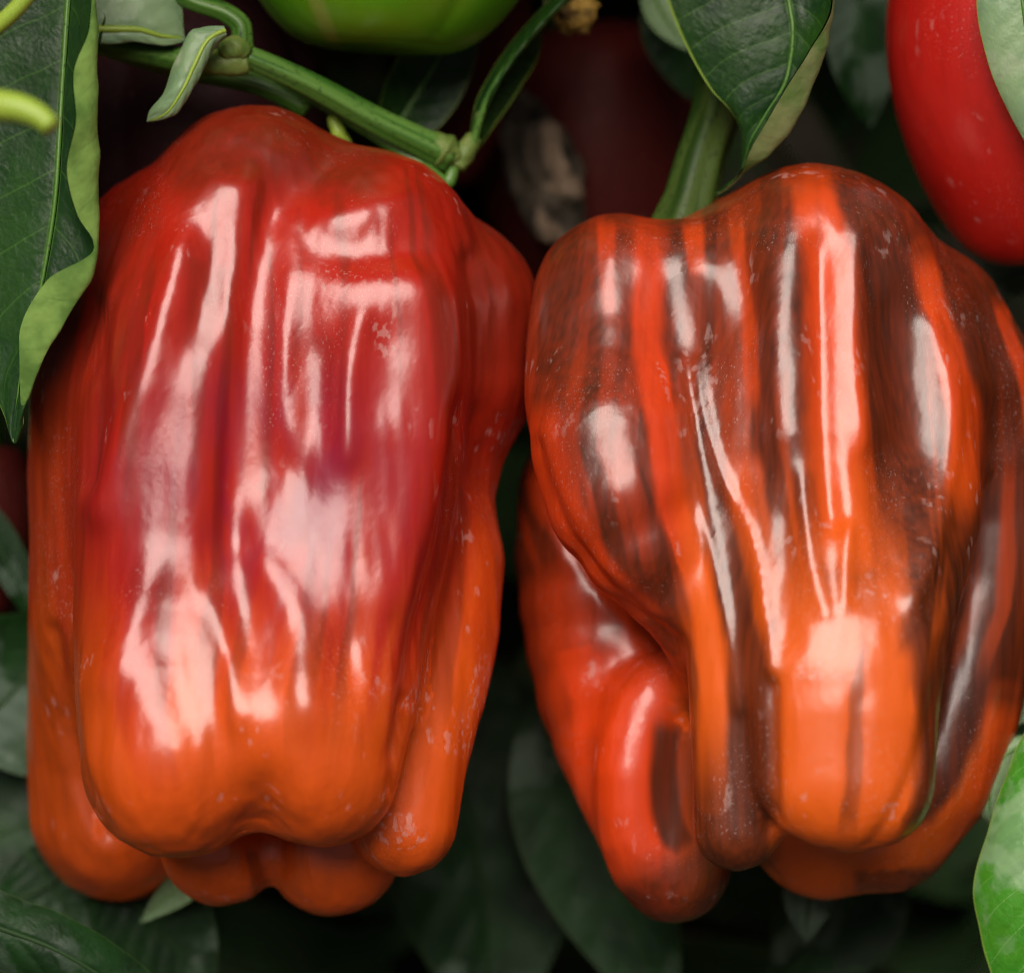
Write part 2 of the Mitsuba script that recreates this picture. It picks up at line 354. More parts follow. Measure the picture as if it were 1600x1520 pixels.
def stem_col(p, n, uv):
    u, v, w = local(p)
    a = uv.x * 6.2832
    st = noise(dr.cos(a) * 4 + 5, dr.sin(a) * 4, uv.y * 2.5)
    c = mix((0.035, 0.12, 0.012), (0.10, 0.22, 0.035), smoothstep(0.3, 0.75, st))
    c = mix(c, (0.02, 0.05, 0.01), smoothstep(0.74, 0.80, noise(u * 22, v * 22, w * 22)) * 0.7)
    return c
scene['stem_green'] = {'type': 'principled', 'base_color': proc(stem_col), 'roughness': 0.38, 'specular': 0.5}
scene['stem_shaded'] = {'type': 'principled', 'base_color': proc(lambda p, n, uv: stem_col(p, n, uv) * mi.Color3f(0.46, 0.36, 0.34)), 'roughness': 0.5, 'specular': 0.3}  # stem colour darkened in place of the shade on the stalk
scene['stem_lime'] = {'type': 'principled', 'base_color': {'type': 'rgb', 'value': [0.30, 0.44, 0.05]}, 'roughness': 0.4, 'specular': 0.5}
def node_col(p, n, uv):
    u, v, w = local(p)
    return mix((0.07, 0.16, 0.02), (0.20, 0.24, 0.06), fbm(u * 8, v * 8, w * 8, 3))
scene['stem_node'] = {'type': 'principled', 'base_color': proc(node_col), 'roughness': 0.5, 'specular': 0.4}
def rot_col(p, n, uv):
    u, v, w = local(p)
    k = fbm(u * 2.4, v * 2.4, w * 2.4, 4)
    c = mix((0.018, 0.015, 0.011), (0.07, 0.055, 0.038), smoothstep(0.35, 0.6, k))
    return mix(c, (0.24, 0.17, 0.115), smoothstep(0.60, 0.68, fbm(u * 1.5 + 4, v * 1.0, w * 1.5, 3)))
scene['dried_brown'] = {'type': 'principled', 'base_color': proc(rot_col), 'roughness': 0.8, 'specular': 0.2}
def flower_col(p, n, uv):
    u, v, w = local(p)
    return mix((0.10, 0.06, 0.015), (0.42, 0.26, 0.05), smoothstep(0.35, 0.65, fbm(u * 5, v * 5, w * 5, 3)))
scene['dried_yellow'] = {'type': 'principled', 'base_color': proc(flower_col), 'roughness': 0.7, 'specular': 0.3}
def soil_col(p, n, uv):
    return mix((0.030, 0.020, 0.013), (0.075, 0.052, 0.036), fbm(p[0] * 40, p[1] * 40, p[2] * 40, 4))
scene['soil'] = {'type': 'principled', 'base_color': proc(soil_col), 'roughness': 0.95, 'specular': 0.1}

# ------------------------------------------------------------------ the setting: the soil
a = np.linspace(-30, 30, 61); gx, gy = np.meshgrid(np.sign(a) * np.abs(a / 30) ** 3 * 60, np.sign(a) * np.abs(a / 30) ** 3 * 60, indexing='ij')
gz = 0.03 * (meshkit.fbm(np.stack([gx * 6, gy * 6, gx * 0], -1), 4, 3) - 0.5)
gv = np.stack([gx, gy, gz], -1).reshape(-1, 3)
i, j = np.meshgrid(np.arange(60), np.arange(60), indexing='ij')
gq = np.stack([i * 61 + j, (i + 1) * 61 + j, (i + 1) * 61 + j + 1, i * 61 + j + 1], -1).reshape(-1, 4)
add('ground', trimesh.Trimesh(gv, np.vstack([gq[:, [0, 1, 2]], gq[:, [0, 2, 3]]]), process=False), 'soil', label='dark soil under the pepper bush', kind='structure')

# ------------------------------------------------------------------ the two big peppers
def stripes(px, py, lines):
    m = np.zeros(px.shape)
    jit = 16 * (meshkit.fbm(np.stack([px / 30, py / 170, px * 0], -1), 3, 77) - 0.5) + 10 * (meshkit.fbm(np.stack([px / 60, py / 90, px * 0], -1), 2, 78) - 0.5)
    for ln, wd, amt in lines:
        d, t = seg_dist(px, py, ln)
        d = d + jit
        amt = amt * ramp(t, -0.05, 0.12) * ramp(1 - t, -0.05, 0.18)
        w_ = wd[0] + (wd[1] - wd[0]) * t if isinstance(wd, tuple) else wd
        s = np.clip((w_ * 0.5 - d) / (w_ * 0.38) + 0.5, 0, 1)
        m = np.maximum(m, amt * s * s * (3 - 2 * s))
    return m

def flow(px, py, table):            # how far across the fruit, with the lines running from stalk to tip
    t = np.asarray(table, float)
    return (px - np.interp(py, t[:, 0], t[:, 1])) / np.interp(py, t[:, 0], t[:, 2])
def streaks(q, py, n, seed, lo=0.5, hi=0.66, octaves=3):
    return ramp(meshkit.fbm(np.stack([q * n + 0.8 * meshkit.fbm(np.stack([q * 3, py / 160, q * 0], -1), 2, seed + 5), py / 520, q * 0], -1), octaves, seed), lo, hi)

LEFT = [
    dict(p=[(415, 500, -90, 240), (430, 700, -80, 280), (420, 1000, -80, 250)], deep=0.85),
    dict(p=[(395, 330, -20, 165), (335, 480, 62, 175), (300, 650, 88, 180), (290, 820, 108, 172), (280, 980, 138, 164), (274, 1140, 198, 154), (274, 1190, 208, 150)], k=90),
    dict(p=[(578, 400, 10, 165), (578, 500, 70, 166), (568, 660, 92, 165), (548, 830, 112, 156), (525, 990, 150, 146), (508, 1145, 207, 134), (500, 1195, 216, 128)], k=70),
    dict(p=[(440, 880, 190, 95), (440, 1040, 246, 95), (436, 1140, 290, 88)], deep=0.6, k=80),
    dict(p=[(270, 430, -90, 165), (210, 650, -80, 165), (195, 900, -80, 150), (192, 1150, -220, 150), (184, 1266, -240, 140)], k=45),
    dict(p=[(684, 490, -80, 160), (696, 565, -80, 150), (648, 750, -60, 120), (680, 915, -20, 112), (662, 1050, 20, 106), (640, 1200, 70, 90), (632, 1285, 84, 84)], k=42),
    dict(p=[(500, 600, -200, 220), (520, 1100, -140, 150), (520, 1320, -60, 110)], k=40),
    dict(p=[(340, 600, -200, 220), (350, 1100, -140, 150), (345, 1320, -40, 95)], k=22),
]
LEFT_F = [
    dict(line=[(430, 290), (400, 480), (372, 690), (360, 860)], s=34, a=-16),           # valley between the front lobes
    dict(line=[(380, 860), (395, 1000)], s=40, a=-5),
    dict(line=[(408, 1230), (410, 1360)], s=40, a=-16),
    dict(line=[(345, 350), (310, 520)], s=36, a=-12),
    dict(line=[(330, 290), (420, 300)], s=30, a=9),
    dict(line=[(290, 380), (225, 600), (160, 810)], s=28, a=12),                         # left ridge
    dict(line=[(148, 470), (150, 640), (140, 760)], s=20, a=-10),
    dict(line=[(500, 350), (620, 320)], s=28, a=9),
    dict(line=[(520, 400), (650, 390)], s=34, a=-11),
    dict(line=[(450, 420), (440, 560), (460, 690)], s=34, a=8),
    dict(line=[(500, 540), (495, 680)], s=30, a=-7),
    dict(line=[(565, 490), (545, 620), (545, 720)], s=20, a=8),
    dict(line=[(650, 440), (680, 560), (650, 800), (610, 950)], s=42, a=12),
    dict(line=[(600, 520), (590, 640)], s=28, a=-5),
    dict(line=[(330, 940), (360, 1040), (375, 1130)], s=24, a=9),
    dict(line=[(400, 870), (470, 1000), (480, 1120)], s=36, a=9),
    dict(line=[(240, 880), (190, 1010), (160, 1080)], s=28, a=7),
    dict(line=[(260, 990), (280, 1100)], s=42, a=-10),
    dict(line=[(540, 1000), (530, 1080)], s=34, a=-8),
    dict(line=[(720, 640), (735, 760)], s=26, a=-8),
    dict(line=[(230, 1100), (400, 1120), (560, 1100)], s=80, a=9),
    dict(line=[(640, 1090), (615, 1240)], s=12, a=-8),
    dict(line=[(735, 400), (732, 560), (700, 760), (660, 960), (618, 1180)], s=15, a=-8),
    dict(line=[(80, 980), (100, 1080), (128, 1220), (170, 1310)], s=14, a=-8),
    dict(line=[(520, 235), (470, 300)], s=34, a=-12),
]
for ft in LEFT_F: ft['a'] *= 1.35
v, f, px, py, nn = sculpt(LEFT, LEFT_F, seed=11, wobble=4.0)
front = np.clip(nn[:, 2] * 2, 0, 1)
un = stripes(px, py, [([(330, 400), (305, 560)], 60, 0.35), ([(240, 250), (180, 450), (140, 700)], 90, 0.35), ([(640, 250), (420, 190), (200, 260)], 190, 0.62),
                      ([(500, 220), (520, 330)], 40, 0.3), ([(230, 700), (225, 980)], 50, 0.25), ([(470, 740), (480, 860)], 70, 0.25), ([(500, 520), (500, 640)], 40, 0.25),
                      ([(400, 1330), (412, 1420)], 26, 0.55), ([(150, 480), (146, 800)], 16, 0.5)])  # ripening brown, also standing in for shade on top, groove and notch
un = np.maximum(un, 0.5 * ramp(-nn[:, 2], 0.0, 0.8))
un = np.maximum(un, 0.55 * ramp(px, 690, 760) * ramp(-py, -900, -500)); un = np.maximum(un, 0.48 * ramp(-px, -220, -90))  # flanks browned further, shade put into the pigment
q = flow(px, py, [(200, 430, 250), (500, 410, 340), (800, 400, 370), (1100, 380, 340), (1350, 380, 270)])
un = np.maximum(un, 0.42 * streaks(q, py, 15, 31, 0.52, 0.70) * (1 - 0.8 * ramp(py, 1000, 1200)) * front)
org = np.clip(ramp(py + 150 * (streaks(q, py, 9, 37, 0.3, 0.7) - 0.5), 880, 1240) + 0.6 * ramp(px, 690, 760) * ramp(py, 650, 900) + 0.45 * ramp(-px, -150, -70) * ramp(py, 400, 700), 0, 1)
un = un - 1.6 * stripes(px, py, [([(770, 1040), (752, 1120), (728, 1190)], 46, 1), ([(590, 1280), (625, 1300), (660, 1290)], 50, 1), ([(105, 1150), (125, 1230), (150, 1300)], 30, 1), ([(115, 610), (120, 700)], 40, 1),
                                ([(190, 440), (225, 520)], 50, 0.8), ([(505, 420), (520, 450)], 30, 1), ([(600, 500), (610, 560)], 40, 0.5), ([(690, 1000), (650, 1120)], 26, 0.8)]) * (un < 0.3)
root = 'bell_pepper'
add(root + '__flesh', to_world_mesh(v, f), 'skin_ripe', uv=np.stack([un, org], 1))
say(root, 'large glossy red bell pepper turning orange at its lobed tip, hanging at the left', 'bell pepper')

RIGHT = [
    dict(p=[(1180, 560, -90, 250), (1230, 760, -100, 250), (1270, 1000, -90, 190)], deep=0.8),
    dict(p=[(965, 470, 0, 135), (952, 600, 60, 132), (962, 730, 150, 128), (1008, 855, 170, 98), (1068, 950, 140, 66), (1110, 1050, 80, 45)], k=34),
    dict(p=[(1090, 470, 20, 130), (1110, 650, 85, 100), (1130, 850, 155, 82), (1148, 1080, 215, 72), (1152, 1290, 215, 70)], k=40),
    dict(p=[(1270, 420, 0, 165), (1258, 650, 85, 168), (1290, 880, 165, 145), (1312, 1085, 256, 118), (1318, 1212, 268, 114)], k=60),
    dict(p=[(1262, 830, 200, 95), (1266, 1000, 286, 88), (1272, 1100, 320, 84), (1276, 1215, 322, 84)], deep=0.6, k=60),
    dict(p=[(1340, 830, 190, 95), (1348, 1000, 286, 92), (1354, 1100, 320, 86), (1350, 1215, 322, 84)], deep=0.6, k=70),
    dict(p=[(1352, 430, -20, 120), (1445, 640, 50, 94), (1450, 800, 110, 82), (1412, 950, 215, 84), (1380, 1080, 285, 78), (1366, 1222, 282, 78)], k=55),
    dict(p=[(1420, 540, -120, 165), (1520, 700, -105, 135), (1548, 820, -100, 115), (1502, 1050, -75, 108), (1448, 1190, -62, 118), (1385, 1286, -70, 108)], k=60),
    dict(p=[(990, 800, -250, 185), (965, 1050, -200, 135), (1005, 1250, -125, 95), (1055, 1345, -60, 86)], k=22),
    dict(p=[(1085, 1060, 0, 54), (1018, 1100, -10, 64), (986, 1215, 5, 60), (998, 1318, 0, 58), (1052, 1370, -20, 54)], k=64),
    dict(p=[(1062, 1160, -30, 70), (1055, 1290, -40, 78)], k=30),
    dict(p=[(1250, 1200, -90, 150), (1290, 1290, -80, 116)], k=26),
]
RIGHT_F = [
    dict(line=[(1110, 345), (1170, 480), (1180, 600), (1190, 740)], s=26, a=-10),
    dict(line=[(1228, 350), (1215, 520), (1220, 700)], s=46, a=15),
    dict(line=[(1280, 380), (1285, 620), (1300, 820)], s=22, a=-15),
    dict(line=[(1340, 360), (1335, 520), (1350, 700)], s=17, a=10),
    dict(line=[(1390, 480), (1405, 650), (1400, 820)], s=34, a=-13),
    dict(line=[(1450, 500), (1485, 640), (1475, 760), (1420, 950)], s=20, a=12),
    dict(line=[(1060, 560), (1080, 720), (1130, 940), (1155, 1110)], s=12, a=6),
    dict(line=[(1085, 560), (1120, 720), (1180, 860), (1205, 1060)], s=10, a=6),
    dict(line=[(1205, 1060), (1205, 1300)], s=14, a=-12),
    dict(line=[(1255, 740), (1265, 860), (1290, 960)], s=16, a=8),
    dict(line=[(1325, 820), (1320, 950)], s=13, a=7),
    dict(line=[(1225, 800), (1230, 1000)], s=20, a=-6),
    dict(line=[(1370, 700), (1375, 880)], s=36, a=-8),
    dict(line=[(1340, 1090), (1330, 1290)], s=16, a=-3),
    dict(line=[(1470, 1000), (1430, 1200), (1350, 1335)], s=14, a=-5),
    dict(line=[(832, 690), (880, 830), (960, 930), (1060, 1010)], s=14, a=-10),
    dict(line=[(1000, 380), (1030, 560), (1050, 760)], s=22, a=4),
    dict(line=[(1050, 390), (1080, 540)], s=60, a=-24),
    dict(line=[(890, 400), (900, 560)], s=40, a=-8),
]
v, f, px, py, nn = sculpt(RIGHT, RIGHT_F, seed=23)
orange = stripes(px, py, [
    ([(1012, 325), (1010, 500), (1028, 640), (1045, 760), (1085, 900), (1112, 1050), (1112, 1250)], (54, 44), 1.0),
    ([(945, 340), (952, 500)], 22, 0.6), ([(902, 370), (906, 490)], 8, 0.5), ([(1082, 340), (1090, 430)], 26, 0.6), ([(1150, 330), (1180, 650)], 26, 0.55),
    ([(1255, 258), (1290, 400), (1300, 600), (1320, 780), (1330, 960)], (56, 110), 1.0),
    ([(1440, 390), (1470, 520), (1510, 680), (1490, 820)], (40, 60), 1.0),
    ([(1160, 700), (1180, 820), (1215, 1000)], 50, 0.6),
    ([(1280, 1080), (1270, 1290)], 130, 1.0), ([(1380, 1000), (1390, 1200), (1360, 1300)], 80, 1.0),
    ([(1060, 1040), (980, 1110), (960, 1250), (1000, 1390)], 190, 1.0), ([(1570, 1090), (1530, 1230), (1420, 1330), (1300, 1330)], 60, 0.9), ([(1180, 1400), (1400, 1400)], 90, 0.9),
    ([(1560, 470), (1592, 560), (1612, 680)], (16, 30), 0.75), ([(840, 620), (860, 760), (930, 880), (1040, 1000)], 60, 0.75), ([(800, 900), (880, 1080), (940, 1330)], 200, 0.62), ([(870, 900), (960, 1000)], 160, 0.45)])  # rear left lobe left browner, its shadow painted into the skin
low = ramp(py, 700, 1050) * ramp(px, 1190, 1230) * ramp(-px, -1430, -1390)
orange = np.maximum(orange, low)
q = flow(px, py, [(330, 1205, 330), (480, 1210, 360), (700, 1215, 395), (950, 1245, 350), (1200, 1270, 240), (1340, 1275, 165)])
lobe_low = np.maximum(ramp(py, 980, 1080), ramp(py, 840, 930) * ramp(-px, -1080, -1030))      # the tip and the folded lobe ripen without streaks
fine = streaks(q, py, 15, 41, 0.46, 0.66) * (1 - lobe_low)
un = 0.92 * (1 - orange)
un = un * (1 - 0.42 * fine * (0.35 + 0.65 * ramp(py, 420, 800))) + 0.12 * streaks(q, py, 30, 43, 0.56, 0.72) * (1 - lobe_low) * orange * (1 - 0.6 * low)
un = np.maximum(un, stripes(px, py, [([(1352, 990), (1338, 1130), (1336, 1200), (1322, 1320)], (10, 34), 0.6), ([(1170, 1130), (1170, 1340)], 60, 0.8), ([(1050, 1120), (1040, 1250), (1080, 1350)], 46, 0.95),
                                     ([(1030, 1400), (1130, 1390)], 40, 0.8), ([(1330, 1380), (1440, 1370)], 34, 0.7), ([(1215, 330), (1225, 600)], 60, 0.55)]))
org = np.clip(0.25 + 0.75 * ramp(py, 550, 950), 0, 1) * ramp(px, 1030, 1100) * (1 - 0.55 * ramp(px, 1430, 1560))
un = un - 1.6 * stripes(px, py, [([(1455, 1000), (1430, 1120)], 36, 1), ([(1035, 820), (1052, 900)], 40, 0.55), ([(895, 1010), (915, 1090)], 50, 0.6), ([(1062, 1120), (1066, 1210)], 26, 1), ([(1245, 1050), (1345, 1045)], 20, 0.8),
                                ([(1380, 1290), (1420, 1250)], 30, 0.8), ([(1500, 1180), (1470, 1260)], 30, 0.7), ([(1030, 560), (1055, 640)], 20, 0.35)]) * ramp(-un, -0.5, -0.15)
root = 'bell_pepper_001'
add(root + '__flesh', to_world_mesh(v, f), 'skin_striped', uv=np.stack([un, org], 1))
say(root, 'ripening bell pepper with brown and orange stripes and a curled lobe, hanging at the right', 'bell pepper')
#STEM1
pts = [at(1060, 400, -70), at(1075, 330, -75), at(1095, 250, -95), at(1120, 170, -130), at(1135, 60, -180)]
sv, sf, suv = tube(pts, [64, 42, 38, 40, 40], sides=30, n=40, groove=0.07, ngroove=6)
add('bell_pepper_001__stem', to_world_mesh(sv, sf), 'stem_shaded', uv=suv)

# ------------------------------------------------------------------ other peppers behind
def lobed(center, height, radius, lobes=4, tilt=(0.0, 0.0), phase=0.0, depth=0.12, taper=0.25, seed=0, n=90, m=120):
    """a whole bell pepper, stalk end up, as a lobed body of revolution"""
    t = np.linspace(0, 1, n)[:, None]; th = np.linspace(0, 2 * np.pi, m, endpoint=False)[None]
    a = t * np.pi
    prof = np.abs(np.sin(a)) ** 0.62 * (1 - taper * ramp(t, 0.35, 1.0))
    zz = np.cos(a) * (1 - 0.16 * np.exp(-(a / 0.5) ** 2)) + 0.16 * np.exp(-((np.pi - a) / 0.45) ** 2)
    lob = 1 - depth * (1 - np.abs(np.cos(lobes * (th + phase) / 2)) ** 0.8)
    rr = radius * prof * lob * (1 + 0.10 * (meshkit.fbm(np.stack(np.broadcast_arrays(np.cos(th) * 1.5, np.sin(th) * 1.5, t * 2), -1), 2, seed) - 0.5))
    v = np.stack([rr * np.cos(th), (height / 2 * zz) * np.ones_like(th), rr * np.sin(th)], -1).reshape(-1, 3)
    uv = np.stack(np.broadcast_arrays(th / (2 * np.pi), t), -1).reshape(-1, 2)
    i, j = np.meshgrid(np.arange(n - 1), np.arange(m), indexing='ij')
    q = np.stack([i * m + j, i * m + (j + 1) % m, (i + 1) * m + (j + 1) % m, (i + 1) * m + j], -1).reshape(-1, 4)
    f = np.vstack([q[:, [0, 1, 2]], q[:, [0, 2, 3]]])
    az, ax = math.radians(tilt[0]), math.radians(tilt[1])
    Rz = np.array([[math.cos(az), -math.sin(az), 0], [math.sin(az), math.cos(az), 0], [0, 0, 1]])
    Rx = np.array([[1, 0, 0], [0, math.cos(ax), -math.sin(ax)], [0, math.sin(ax), math.cos(ax)]])
    v = v @ (Rz @ Rx).T + at(*center)
    if trimesh.Trimesh(v, f, process=False).volume < 0: f = f[:, ::-1]
    return v, f, uv

def hung_pepper(key, center, height, radius, skin, label, un=0.0, org=0.0, mask=None, **k):
    v, f, uv = lobed(center, height, radius, **k)
    m = np.full(len(v), un) if mask is None else mask(v, uv)
    root = number(key)
    add(root + '__flesh', to_world_mesh(v, f), skin, uv=np.stack([m, np.full(len(v), org)], 1))
    tz = math.radians(k.get('tilt', (0, 0))[0])
    top = at(*center) + height * 0.40 * np.array([-math.sin(tz), math.cos(tz), 0])
    end = top + np.array([-math.sin(tz) * 260, 320, -60])
    sv, sf, suv = tube([top - [0, 20, 0], (top + end) / 2 + [8, 0, 0], end], [46, 34, 36], sides=24, n=20, groove=0.07)
    add(root + '__stem', to_world_mesh(sv, sf), 'stem_green', uv=suv)
    say(root, label, 'bell pepper')
    return root

hung_pepper('bell_pepper', (1668, 120, -200), 690, 308, 'skin_red', 'bright red bell pepper partly behind a pale leaf in the top right corner', lobes=4, tilt=(4, 6), phase=0.5, seed=2)
hung_pepper('bell_pepper', (606, -160, -80), 560, 295, 'skin_green', 'unripe green bell pepper with a pale streak, only its rounded bottom showing at the top', lobes=3, tilt=(-4, 0), phase=0.2, depth=0.08, taper=0.35,
            mask=lambda v, uv: stripes(800 + v[:, 0] * D / (D - v[:, 2]), 760 - v[:, 1] * D / (D - v[:, 2]), [([(480, -60), (500, 20), (530, 80)], (30, 20), 0.6)]), seed=4)
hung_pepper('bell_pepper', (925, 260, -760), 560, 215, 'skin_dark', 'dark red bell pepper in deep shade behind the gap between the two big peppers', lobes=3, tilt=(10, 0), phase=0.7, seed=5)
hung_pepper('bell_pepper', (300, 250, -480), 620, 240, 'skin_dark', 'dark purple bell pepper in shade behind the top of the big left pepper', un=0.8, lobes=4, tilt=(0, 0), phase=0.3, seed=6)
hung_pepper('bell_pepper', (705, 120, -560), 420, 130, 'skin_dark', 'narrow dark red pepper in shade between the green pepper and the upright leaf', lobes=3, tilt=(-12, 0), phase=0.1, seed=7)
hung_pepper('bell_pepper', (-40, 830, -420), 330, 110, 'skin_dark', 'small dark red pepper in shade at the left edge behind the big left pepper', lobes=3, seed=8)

# mouldy dried remains on the dark pepper
rng = np.random.default_rng(5)
ico = trimesh.creation.icosphere(subdivisions=4)
d_ = np.asarray(ico.vertices)
rr = 1 + 1.5 * (meshkit.fbm(d_ * 1.8 + 3, 4, 2) - 0.5) + 0.35 * (meshkit.fbm(d_ * 6 + 3, 3, 6) - 0.5)
bv = d_ * rr[:, None] * [58, 118, 50] @ np.array([[0.94, 0.34, 0], [-0.34, 0.94, 0], [0, 0, 1]]) + at(852, 275, -520)
add('dried_remains', to_world_mesh(bv, np.asarray(ico.faces)), 'dried_brown', label='mottled brown dried remains hanging in the gap between the two big peppers', category='flower')
rr = 1 + 0.8 * (meshkit.fbm(d_ * 2.2 + 9, 4, 3) - 0.5) + 0.4 * (meshkit.fbm(d_ * 7 + 3, 3, 7) - 0.5)
bv = d_ * rr[:, None] * [34, 46, 30] + at(898, 8, -220)
add('dried_remains', to_world_mesh(bv, np.asarray(ico.faces)), 'dried_yellow', label='withered yellow blossom at the top edge beside the upright leaf', category='flower')

# ------------------------------------------------------------------ the bush: stems and leaves
P = 'pepper_plant'
say(P, 'pepper plant with green stems and dark, partly variegated leaves around the hanging peppers', 'plant')
def stem(pts, radii, mat='stem_green', label=None, name='stem', **k):
    v, f, uv = tube([at(*p) for p in pts], radii, **k)
    return add(f'{P}__{name}', to_world_mesh(v, f), mat, uv=uv, label=label)
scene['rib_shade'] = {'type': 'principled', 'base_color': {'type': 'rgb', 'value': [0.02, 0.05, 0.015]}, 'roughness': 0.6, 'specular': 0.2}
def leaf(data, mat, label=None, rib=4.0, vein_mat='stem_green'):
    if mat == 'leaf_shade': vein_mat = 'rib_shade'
    v, f, uv, mid = data
    key = add(f'{P}__leaf', to_world_mesh(v, f), mat, uv=uv, label=label)
    if rib:
        sv, sf, suv = tube(mid[:: max(1, len(mid) // 16)], [rib * 1.3, rib, rib * 0.35], sides=8, n=30)
        add(key + '__midrib', to_world_mesh(sv, sf), vein_mat, uv=suv)
    return key

# main branch, from the node at the top left to the node left of the big gap
stem([(120, 62, -60), (230, 84, -40), (330, 98, -10), (385, 88, 0)], [15, 17, 20, 20], n=36, sides=16, groove=0.08)
stem([(385, 88, 0), (480, 130, -20), (590, 190, -50), (705, 245, -80)], [17, 19, 21, 25], n=50, sides=20, groove=0.10, label='long ridged green stem running down to the right over the big left pepper')
stem([(250, -30, -10), (300, 2, 0), (355, 22, 5), (378, 45, 6), (380, 95, 0)], [13, 14, 15, 16, 17], n=40, sides=16, groove=0.08)
stem([(150, 66, -80), (260, 100, -90), (400, 130, -100), (480, 170, -100)], [16, 18, 18, 16], n=30, sides=14, groove=0.1)
stem([(352, 86, 12), (368, 76, 16), (384, 84, 10)], [16, 20, 15], mat='stem_node', name='node', sides=18, n=14, bump=0.5, seed=1)
stem([(318, 92, 4), (345, 100, 6), (385, 98, 2)], [17, 20, 19], mat='stem_node', name='node', sides=18, n=20, bump=0.4, seed=2)
stem([(672, 226, -72), (700, 240, -76), (712, 252, -78)], [20, 27, 16], mat='stem_node', name='node', sides=18, n=18, bump=0.5, seed=3)
stem([(712, 262, -80), (728, 235, -85), (742, 215, -90)], [16, 19, 13], mat='stem_node', name='node', sides=16, n=16, bump=0.4, seed=4)
stem([(400, 100, -90), (470, 142, -92), (560, 194, -90), (640, 246, -80), (698, 288, -74), (708, 262, -78)], [10, 11, 12, 12, 14, 10], n=40, sides=14, label='thin green leaf stalk below the long stem')
stem([(520, 185, -90), (528, 205, -85), (545, 226, -95)], [10, 12, 8], mat='stem_lime', name='bud', sides=12, n=12, bump=0.5)
stem([(-40, 165, 620), (20, 168, 640), (60, 182, 650), (80, 200, 655)], [24, 23, 20, 15], mat='stem_lime', n=24, sides=16, label='blurred yellow green shoot in the foreground at the left edge')
stem([(-30, 60, 300), (20, 20, 320), (60, -30, 330)], [13, 13, 12], mat='stem_lime', n=20, sides=12)
stem([(-20, 150, -20), (25, 95, 0), (90, -30, 20)], [9, 11, 10], n=20, sides=12)

# leaf at the top left, hanging, its right margin rolled up
leaf(loft([[(-150, -80, 60), (-190, 150, 60), (-170, 380, 70), (-60, 560, 90), (4, 640, 118), (20, 690, 130)],
           [(-20, -80, 90), (-40, 150, 90), (-30, 350, 100), (0, 520, 115), (16, 620, 128), (21, 690, 130)],
           [(112, -80, 110), (98, 120, 125), (88, 290, 140), (66, 440, 140), (30, 600, 138), (22, 690, 130)],
           [(142, -80, 190), (132, 120, 190), (140, 280, 180), (140, 375, 165), (44, 585, 152), (23, 690, 131)],
           [(147, -80, 235), (151, 120, 232), (153, 280, 215), (151, 388, 195), (58, 580, 160), (24, 690, 132)],
           [(146, -80, 244), (140, 40, 250), (114, 120, 262), (118, 180, 262), (104, 265, 244), (120, 335, 226), (149, 384, 204), (72, 440, 186), (30, 530, 172), (36, 660, 134)]], mid=2, nu=90, nv=64, wav=5, quilt=3, veins=8, seed=3),
     'leaf_dark', 'long dark green leaf with its pale margin rolled forward, hanging at the left edge', rib=4)
# variegated leaf above the branch
leaf(loft([[(120, -60, 0), (150, -90, 0), (260, -60, 0), (285, 20, -5), (286, 54, -10)],
           [(100, 0, 20), (150, -20, 20), (220, -5, 18), (270, 30, 5), (287, 56, -8)],
           [(90, 48, 30), (150, 46, 30), (210, 46, 25), (262, 58, 10), (288, 60, -6)],
           [(92, 66, 12), (150, 56, 12), (210, 58, 8), (262, 68, 2), (289, 64, -6)]], mid=2, nu=40, nv=30, wav=3, quilt=3, veins=5, seed=4),
     'leaf_pale', 'pale grey green variegated leaf above the branch at the top left', rib=6, vein_mat='stem_lime')
# small curled young leaf
leaf(loft([[(352, 46, 60), (300, 58, 66), (272, 100, 70), (255, 148, 72), (232, 178, 64), (230, 190, 60)],
           [(350, 42, 78), (305, 48, 84), (283, 100, 94), (266, 142, 92), (240, 176, 76), (230, 190, 61)],
           [(352, 48, 84), (326, 62, 92), (304, 102, 98), (286, 140, 98), (256, 180, 84), (231, 190, 62)],
           [(354, 56, 78), (334, 72, 82), (318, 108, 84), (302, 138, 86), (268, 182, 80), (231, 190, 61)],
           [(354, 58, 66), (328, 86, 66), (308, 120, 72), (290, 150, 76), (264, 180, 72), (231, 190, 60)]], mid=2, nu=50, nv=30, wav=3, quilt=2, veins=6, seed=5),
     'leaf_pale', 'small pale curled young leaf hanging from the branch node', rib=3, vein_mat='stem_lime')
# dark leaf behind and left of the branch
leaf(blade([(-60, 300, -60), (40, 180, -30), (120, 60, -10), (170, -60, 0)], 90, roll=35, seed=6), 'leaf_dark')
# upright leaf folded along its midrib, right of the node
leaf(loft([[(735, 232, -92), (742, 170, -100), (770, 110, -105), (815, 50, -110), (880, -20, -110)],
           [(738, 240, -84), (752, 180, -70), (782, 120, -60), (826, 62, -60), (900, -10, -60)],
           [(736, 244, -92), (742, 190, -100), (768, 132, -112), (815, 74, -120), (890, 0, -125)],
           [(738, 246, -110), (770, 200, -140), (812, 140, -170), (842, 80, -190), (850, 0, -200)]], mid=1, nu=46, nv=30, wav=3, quilt=2, veins=7, seed=7),
     'leaf_tan', 'narrow upright green leaf folded along its midrib, right of the stem node', rib=5)
leaf(blade([(600, 230, -210), (650, 150, -220), (700, 60, -230), (730, -40, -240)], 62, roll=-20, cup=0.2, seed=8), 'leaf_tan', 'green leaf in shade below the unripe green pepper')
